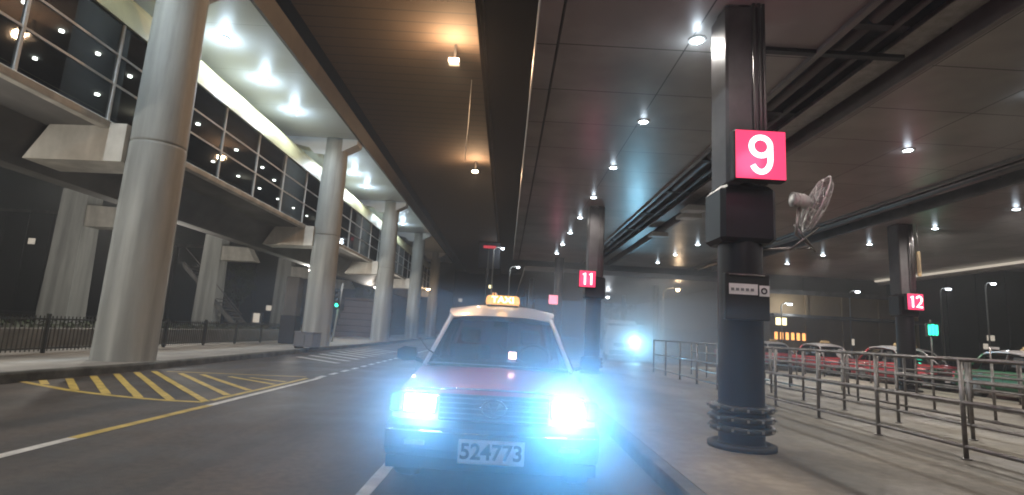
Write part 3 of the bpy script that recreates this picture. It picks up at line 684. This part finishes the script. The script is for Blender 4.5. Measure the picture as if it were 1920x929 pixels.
# ================================================================== TAXIS
def mirror_pts(half):   # half profile -> closed ring
    return half + [(-x, z) for x, z in reversed(half) if x > 1e-4]
def make_taxi(body='red', lit=False, lab='', grp=None):
    """nose towards -Y, nose at y=0, length 4.6; local floor z=0"""
    t = thing('taxi', lab, 'taxi', (0,0,0), 0, grp)
    # lower body: sections along y with a (half) profile
    def sec(y, hw, zt, zb=.24, crown=.03, tuck=.06):
        half = [(0, zb), (hw-tuck, zb), (hw-.01, zb+.12), (hw, .48), (hw-.015, zt-.12), (hw-.07, zt-.03), (hw*.55, zt), (0, zt+crown)]
        half = [(x, z) for x, z in half]
        ring = half + [(-x, z) for x, z in reversed(half[1:-1])]
        return [(x, y, z) for x, z in ring]
    S_ = [sec(.02, .74, .74, .34), sec(.10, .80, .80, .30), sec(.30, .835, .83), sec(.9, .85, .885), sec(1.32, .85, .925), sec(1.6, .85, .935),
          sec(3.2, .85, .935), sec(3.7, .85, .93), sec(4.2, .84, .90), sec(4.5, .81, .86), sec(4.6, .75, .80, .34)]
    MB().rings(S_, True).build('body', body, t)
    # greenhouse: lower half dark core seen through glass
    R = lambda y, hw, z, c=.03: [(hw, y, z), (hw*.5, y, z+c), (0, y, z+c*1.2), (-hw*.5, y, z+c), (-hw, y, z)]
    roof = [R(1.93, .55, 1.435, .02), R(2.12, .615, 1.50, .045), R(2.5, .645, 1.545, .055), R(3.0, .645, 1.55, .055), R(3.4, .62, 1.51, .045), R(3.57, .57, 1.45, .02)]
    rt = MB(); top = [p for r in roof for p in r]
    n = 5; fs = [(k*n+i, k*n+i+1, (k+1)*n+i+1, (k+1)*n+i) for k in range(5) for i in range(4)]
    rt.add(top, fs, True)
    bot = [(x, y, z-.045) for x, y, z in top]; o_ = len(top)
    rt.add(bot, [tuple(reversed(f)) for f in fs], True)
    rt.add(top+bot, [(k*n, (k+1)*n, (k+1)*n+o_, k*n+o_) for k in range(5)] + [(k*n+4, (k+1)*n+4, (k+1)*n+4+o_, k*n+4+o_) for k in range(5)] + [(i, i+1, i+1+o_, i+o_) for i in range(4)] + [(25+i, 26+i, 26+i+o_, 25+i+o_) for i in range(4)])
    rf = rt.build('roof', 'silver', t)
    def quad(name, pts, m_, par=t, th=.012):
        P = [Vector(p) for p in pts]; nn = (P[1]-P[0]).cross(P[2]-P[0]).normalized()*th
        k = len(P); b = MB(); b.rings([[p for p in P], [p+nn for p in P]]); return b.build(name, m_, par)
    # windscreen with slight curve
    ws = MB(); lo = [(-.72, 1.34, .93), (-.38, 1.25, .93), (0, 1.22, .93), (.38, 1.25, .93), (.72, 1.34, .93)]
    hi = [(-.545, 1.95, 1.435), (-.28, 1.92, 1.455), (0, 1.91, 1.46), (.28, 1.92, 1.455), (.545, 1.95, 1.435)]
    ws.add(lo+hi, [(i, i+1, i+6, i+5) for i in range(4)], True); ws.build('windscreen', 'wglass', t)
    rw = MB(); lo = [(-.72, 4.05, .92), (0, 4.12, .92), (.72, 4.05, .92)]; hi = [(-.55, 3.54, 1.44), (0, 3.56, 1.47), (.55, 3.54, 1.44)]
    rw.add(lo+hi, [(i, i+1, i+4, i+3) for i in range(2)], True); rw.build('rear_window', 'wglass', t)
    for s in (-1, 1):
        xs = lambda x: x*s
        for pts in (((.775, 1.45, .94), (.775, 2.55, .94), (.625, 2.52, 1.44), (.585, 2.02, 1.42)), ((.775, 2.65, .94), (.775, 3.5, .94), (.61, 3.38, 1.43), (.63, 2.62, 1.44)),
                    ((.775, 3.56, .94), (.76, 3.95, .94), (.59, 3.5, 1.42), (.60, 3.43, 1.42))):
            quad('side_window', [(xs(x), y, z) for x, y, z in pts], 'wglass')
        MB().tube([(xs(.745), 1.33, .92), (xs(.57), 1.95, 1.44)], .024, 8).build('windscreen_pillar', 'silver', t)
        MB().tube([(xs(.785), 2.6, .93), (xs(.628), 2.57, 1.46)], .03, 8).build('door_pillar', 'blackm', t)
        MB().tube([(xs(.76), 3.97, .92), (xs(.58), 3.53, 1.44)], .04, 8).build('rear_pillar', body, t)
        # door seams, handles, trim
        for yy in (1.42, 2.6, 3.55): MB().box(min(xs(.845), xs(.853)), max(xs(.845), xs(.853)), yy-.005, yy+.005, .34, .88).build('door_seam', 'blackm', t)
        for yy in (2.35, 3.3): MB().box(min(xs(.84), xs(.87)), max(xs(.84), xs(.87)), yy, yy+.16, .78, .81, .006).build('door_handle', 'chrome', t)
        MB().box(min(xs(.845), xs(.862)), max(xs(.845), xs(.862)), .95, 3.6, .52, .57).build('side_trim', 'darkpl', t)
        # mirror
        mr = MB(); mr.rings([[(xs(x), y, z) for x, z in ((.85, 1.0-.0), (.86, 1.08), (.98, 1.09), (1.05, 1.05), (1.05, .97), (.98, .94), (.87, .95))] for y in (1.42, 1.5)], False); mo = mr.build('door_mirror', 'darkpl', t)
        MB().box(min(xs(.87), xs(1.03)), max(xs(.87), xs(1.03)), 1.501, 1.508, .965, 1.07).build('mirror_glass', 'chrome', mo)
        MB().tube([(xs(.80), 1.5, .94), (xs(.9), 1.46, .98)], .022, 8).build('mirror_arm', 'darkpl', mo)
        # wheels
        for yy in (.82, 3.62):
            wh = MB(); x0 = .66 if s > 0 else -.66
            wh.rings([[(s*x, yy+r*math.sin(q*math.pi/16), .31+r*math.cos(q*math.pi/16)) for q in range(32)] for x, r in ((.62, .24), (.64, .305), (.70, .315), (.78, .315), (.835, .30), (.845, .22))], True)
            wo = wh.build('wheel', 'tyre', t)
            rm = MB(); rm.rings([[(s*x, yy+r*math.sin(q*math.pi/12), .31+r*math.cos(q*math.pi/12)) for q in range(24)] for x, r in ((.83, .20), (.85, .20), (.855, .17), (.845, .07), (.86, .05), (.862, .01))], True)
            rm.build('hub_cap', 'steel', wo)
            ar = MB(); ar.rings([[(s*x, yy+r*math.cos(q*math.pi/14), .31+r*math.sin(q*math.pi/14)) for q in range(-1, 16)] for x, r in ((.80, .37), (.857, .37), (.857, .345), (.80, .345))], True, False, False); ar.build('wheel_arch', 'darkpl', t)
        # front lights
        MB().box(min(xs(.43), xs(.70)), max(xs(.43), xs(.70)), -.012, .05, .645, .80, .02).build('headlight_bezel', 'chrome', t)
        hl = MB(); hl.box(min(xs(.455), xs(.675)), max(xs(.455), xs(.675)), -.035, -.013, .665, .785, .008); ho = hl.build('headlight', 'l_head' if lit else 'chrome', t)
        MB().box(min(xs(.71), xs(.80)), max(xs(.71), xs(.80)), -.0, .12, .65, .79, .015).build('indicator', 'darkpl', t)
        MB().box(min(xs(.5), xs(.76)), max(xs(.5), xs(.76)), 4.58, 4.63, .60, .78, .01).build('tail_light', 'l_tail', t)
        MB().box(min(xs(.5), xs(.66)), max(xs(.5), xs(.66)), -.075, -.05, .42, .47, .01).build('fog_light', 'chrome', t)
    # hood crease lines, cowl
    MB().tube([(-.70, .10, .81), (-.30, .05, .838), (.30, .05, .838), (.70, .10, .81)], .009, 6).build('hood_trim', 'chrome', t)
    MB().box(-.70, .70, 1.16, 1.3, .93, .955, .008).build('cowl', 'darkpl', t)
    for s in (-1, 1):
        MB().tube([(s*.42-.1, 1.22, .962), (s*.42-.32, 1.42, 1.07), (s*.42-.44, 1.60, 1.17)], .008, 6).build('wiper', 'blackm', t)
    # grille
    MB().box(-.42, .42, -.01, .04, .605, .80, .01).build('grille', 'darkpl', t)
    gb = MB()
    for q in range(5): gb.box(-.41, .41, -.024, -.011, .62+q*.038, .631+q*.038)
    gb.build('grille_bars', 'chrome', t)
    em = MB(); em.torus((0, -.04, .71), .078, .008, axis='y', n=28, k=8, sx=1.2, sy=.85)
    em.tube([(-.05, -.04, .765), (0, -.045, .655), (.05, -.04, .765)], .007, 6); em.torus((0, -.04, .735), .035, .006, axis='y', n=20, k=6, sx=1.7, sy=.7)
    em.build('emblem', 'chrome', t)
    # bumper
    bu = MB()
    bu.rings([[(x, y, z) for x, y, z in ((-.83+a, .25, .34), (-.80+a, .02, .34), (-.3, -.06, .34), (.3, -.06, .34), (.80-a, .02, .34), (.83-a, .25, .34))] for a in (0,)] +
             [[(x, y-.02, .40) for x, y in ((-.85, .3), (-.81, .0), (-.3, -.07), (.3, -.07), (.81, .0), (.85, .3))]] +
             [[(x, y-.02, .56) for x, y in ((-.85, .3), (-.81, .0), (-.3, -.07), (.3, -.07), (.81, .0), (.85, .3))]] +
             [[(x, y, .60) for x, y in ((-.83, .3), (-.79, .03), (-.3, -.04), (.3, -.04), (.79, .03), (.83, .3))]], False)
    bu.build('front_bumper', 'darkpl', t)
    MB().box(-.79, .79, -.028+.02, .25, .25, .335).build('valance', 'blackm', t)
    MB().tube([(-.80, -.035, .53), (-.3, -.10, .53), (.3, -.10, .53), (.80, -.035, .53)], .007, 6).build('bumper_trim', 'chrome', t)
    rb = MB(); rb.box(-.82, .82, 4.45, 4.70, .34, .58, .03); rb.build('rear_bumper', 'darkpl', t)
    pl = MB().box(-.245, .245, -.118, -.106, .325, .495, .006).build('number_plate', 'plate', t)
    # roof sign
    rs = MB(); rs.rings([[(x, y, z) for x, y in ((-hw, -d), (hw, -d), (hw, d), (-hw, d))] for hw, d, z in ((.20, .07, 1.53), (.21, .075, 1.56), (.20, .06, 1.625), (.17, .04, 1.645))])
    ro = rs.build('roof_sign', 'l_amber' if lit else 'gold', t); ro.location = (.0, 2.45, .085)
    MB().box(-.19, .19, -.05, .05, 1.50, 1.53).build('sign_base', 'blackm', ro)
    # cabin
    MB().box(-.70, .70, 1.35, 1.62, .80, .98, .03).build('dashboard', 'darkpl', t)
    for x in (-.36, .36):
        st = MB(); st.box(x-.24, x+.24, 2.3, 2.42, .55, 1.12, .04); st.box(x-.12, x+.12, 2.32, 2.4, 1.14, 1.32, .03); st.build('seat', 'seat', t)
    st = MB(); st.torus((.38, 1.78, .98), .18, .014, axis='y', n=24, k=6); st.build('steering_wheel', 'blackm', t)
    MB().box(-.08, .08, 1.86, 1.89, 1.34, 1.40, .008).build('rear_view_mirror', 'blackm', t)
    return t, pl, ro
TX, TY = -.055, 4.22
taxi, plate, rsign = make_taxi('red', True, 'red and silver taxi facing the camera with dazzling blue white headlights and lit roof sign')
taxi.location = (TX, TY, 0)
text('plate_digits', '524773', .155, 'ink', plate, (0, -.121, .408), bold=.0035, depth=.002, sx=1.0)
text('sign_lettering', 'TAXI', .105, 'l_amtxt', rsign, (0, -.078, 1.588), bold=.002, depth=.003, sx=1.2)
mt = MB().box(.10, .18, 1.33, 1.37, 1.02, 1.09, .006).build('fare_meter', 'l_meter', taxi)
for x, e in ((-.565, 70), (.565, 175)):
    lamp('beam', (x, -.09, .725), e, (.09, .48, 1), taxi, 'SPOT', r=.04, rot=(math.radians(88), 0, math.radians(180)), spot=172, blend=.12)
lamp('roof_sign_glow', (0, 2.2, 1.74), 1.0, (1, .55, .2), taxi, r=.08)
# parked taxis in the next rank
pt, _, _ = make_taxi('red', False, '', 'taxis parked in the far rank')
gt, _, _ = make_taxi('green', False, '', 'taxis parked in the far rank')
spots = [(16.6, 9.2, 'red'), (16.7, 14.6, 'green'), (16.6, 20.2, 'red'), (16.65, 25.6, 'red'), (16.6, 31.0, 'red'), (16.7, 36.6, 'red'), (19.4, 17.5, 'red'), (19.4, 23.2, 'red')]
labs = ['red taxi at the right frame edge behind the rails, nearest of its rank', 'dark green taxi parked behind the rails among red ones', 'red parked taxi just beyond the green one',
        'red parked taxi, second beyond the green one', 'red parked taxi, third beyond the green one', 'farthest red parked taxi, seen by the black pillar 9',
        'red taxi in the second parked lane, beside the green taxi', 'red taxi in the second parked lane, farther one']
uf = {'red': False, 'green': False}
for (x, yy, c), lb in zip(spots, labs):
    src = pt if c == 'red' else gt
    o = src if not uf[c] else copy_tree(src)
    uf[c] = True
    o.location = (x, yy, 0); o['label'] = lb
# ---- vehicle with the second bright headlight
t = thing('van', 'boxy pale van far behind the platform with one dazzling blue white headlight', 'van', (6.6, 30.5, 0), math.radians(-9))
def vsec(z, a, f): return [(-.92+a, 0+f, z), (.92-a, 0+f, z), (.95-a, .25+f, z), (.95-a, 4.9, z), (.90-a, 5.0, z), (-.90+a, 5.0, z), (-.95+a, 4.9, z), (-.95+a, .25+f, z)]
MB().rings([vsec(.3, .05, .05), vsec(.45, 0, 0), vsec(1.15, 0, .02), vsec(1.35, .03, .15), vsec(2.15, .12, .65), vsec(2.3, .2, .85)]).build('body', 'silver', t)
MB().add([(-.83, .19, 1.36), (.83, .19, 1.36), (.76, .60, 2.08), (-.76, .60, 2.08)], [(0,1,2,3)]).build('windscreen', 'wglass', t)
MB().box(-.7, .7, -.06, .05, .35, .6, .03).build('bumper', 'darkpl', t)
MB().box(-.45, .45, -.03, .02, .8, 1.0, .01).build('grille', 'darkpl', t)
for s in (-1, 1):
    MB().cyl((s*.68, -.04, 1.13), .12, .06, axis='y', n=20).build('headlight', 'l_head' if s > 0 else 'chrome', t)
    for yy in (.95, 3.9): MB().cyl((s*.86-.1, yy, .33), .33, .2, axis='x', n=24).build('wheel', 'tyre', t)
    MB().box(min(s*.97, s*1.12), max(s*.97, s*1.12), .3, .38, 1.4, 1.65, .02).build('door_mirror', 'darkpl', t)
lamp('beam', (.68, -.2, 1.13), 1700, (.30, .72, 1), t, 'SPOT', r=.08, rot=(math.radians(78), 0, math.radians(180)), spot=130, blend=.5)

# ================================================================== HAZE
hz = bpy.data.materials.new('haze_air'); hz.use_nodes = True; ht = hz.node_tree; ht.nodes.remove(ht.nodes['Principled BSDF'])
pv = ht.nodes.new('ShaderNodeVolumePrincipled'); pv.inputs['Color'].default_value = (.92, .93, .96, 1)
pv.inputs['Density'].default_value = .0022; pv.inputs['Anisotropy'].default_value = .4
ht.links.new(pv.outputs[0], ht.nodes['Material Output'].inputs['Volume'])
hb = MB().box(-221, 221, -61, 321, -1.4, 24).build('haze', hz); tag(hb, kind='stuff')

# volumes added round the lit headlights to shape their glow, densest at the lamps
def glow_volume(name_loc, half, blobs, label_kind='stuff'):
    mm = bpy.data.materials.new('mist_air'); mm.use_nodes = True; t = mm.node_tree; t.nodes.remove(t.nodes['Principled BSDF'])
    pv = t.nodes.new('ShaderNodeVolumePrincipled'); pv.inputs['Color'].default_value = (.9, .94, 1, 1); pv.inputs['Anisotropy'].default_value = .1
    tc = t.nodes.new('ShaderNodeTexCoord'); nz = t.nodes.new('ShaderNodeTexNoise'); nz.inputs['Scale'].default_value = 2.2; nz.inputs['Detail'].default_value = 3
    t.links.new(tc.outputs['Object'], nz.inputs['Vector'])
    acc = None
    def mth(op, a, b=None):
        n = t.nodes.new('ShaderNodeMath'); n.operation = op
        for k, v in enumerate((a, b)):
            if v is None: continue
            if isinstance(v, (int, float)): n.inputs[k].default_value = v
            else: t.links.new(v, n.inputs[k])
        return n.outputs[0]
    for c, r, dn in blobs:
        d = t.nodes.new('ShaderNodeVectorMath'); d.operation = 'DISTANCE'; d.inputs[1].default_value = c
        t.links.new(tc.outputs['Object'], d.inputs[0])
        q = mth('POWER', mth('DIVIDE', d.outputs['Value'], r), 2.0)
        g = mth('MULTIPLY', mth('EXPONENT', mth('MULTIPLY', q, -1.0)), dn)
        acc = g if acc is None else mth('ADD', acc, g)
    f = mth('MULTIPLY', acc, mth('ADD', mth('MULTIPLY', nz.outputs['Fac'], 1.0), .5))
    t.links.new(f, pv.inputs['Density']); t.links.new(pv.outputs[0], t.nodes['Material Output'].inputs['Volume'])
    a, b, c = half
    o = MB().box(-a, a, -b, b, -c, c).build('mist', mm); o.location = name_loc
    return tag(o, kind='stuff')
glow_volume((0, 3.5, .80), (2.4, .95, .74), [((-.62, .5, -.14), .38, .62), ((.52, .5, -.12), .52, .80), ((0, .3, -.1), 1.4, .13)])
glow_volume((6.6, 23.5, 2.3), (5.8, 6.8, 2.2), [((.8, 5.9, -1.1), 1.4, .38), ((.3, 5.3, -.8), 2.9, .14), ((-.6, 1.5, -1.2), 4.2, .035)])
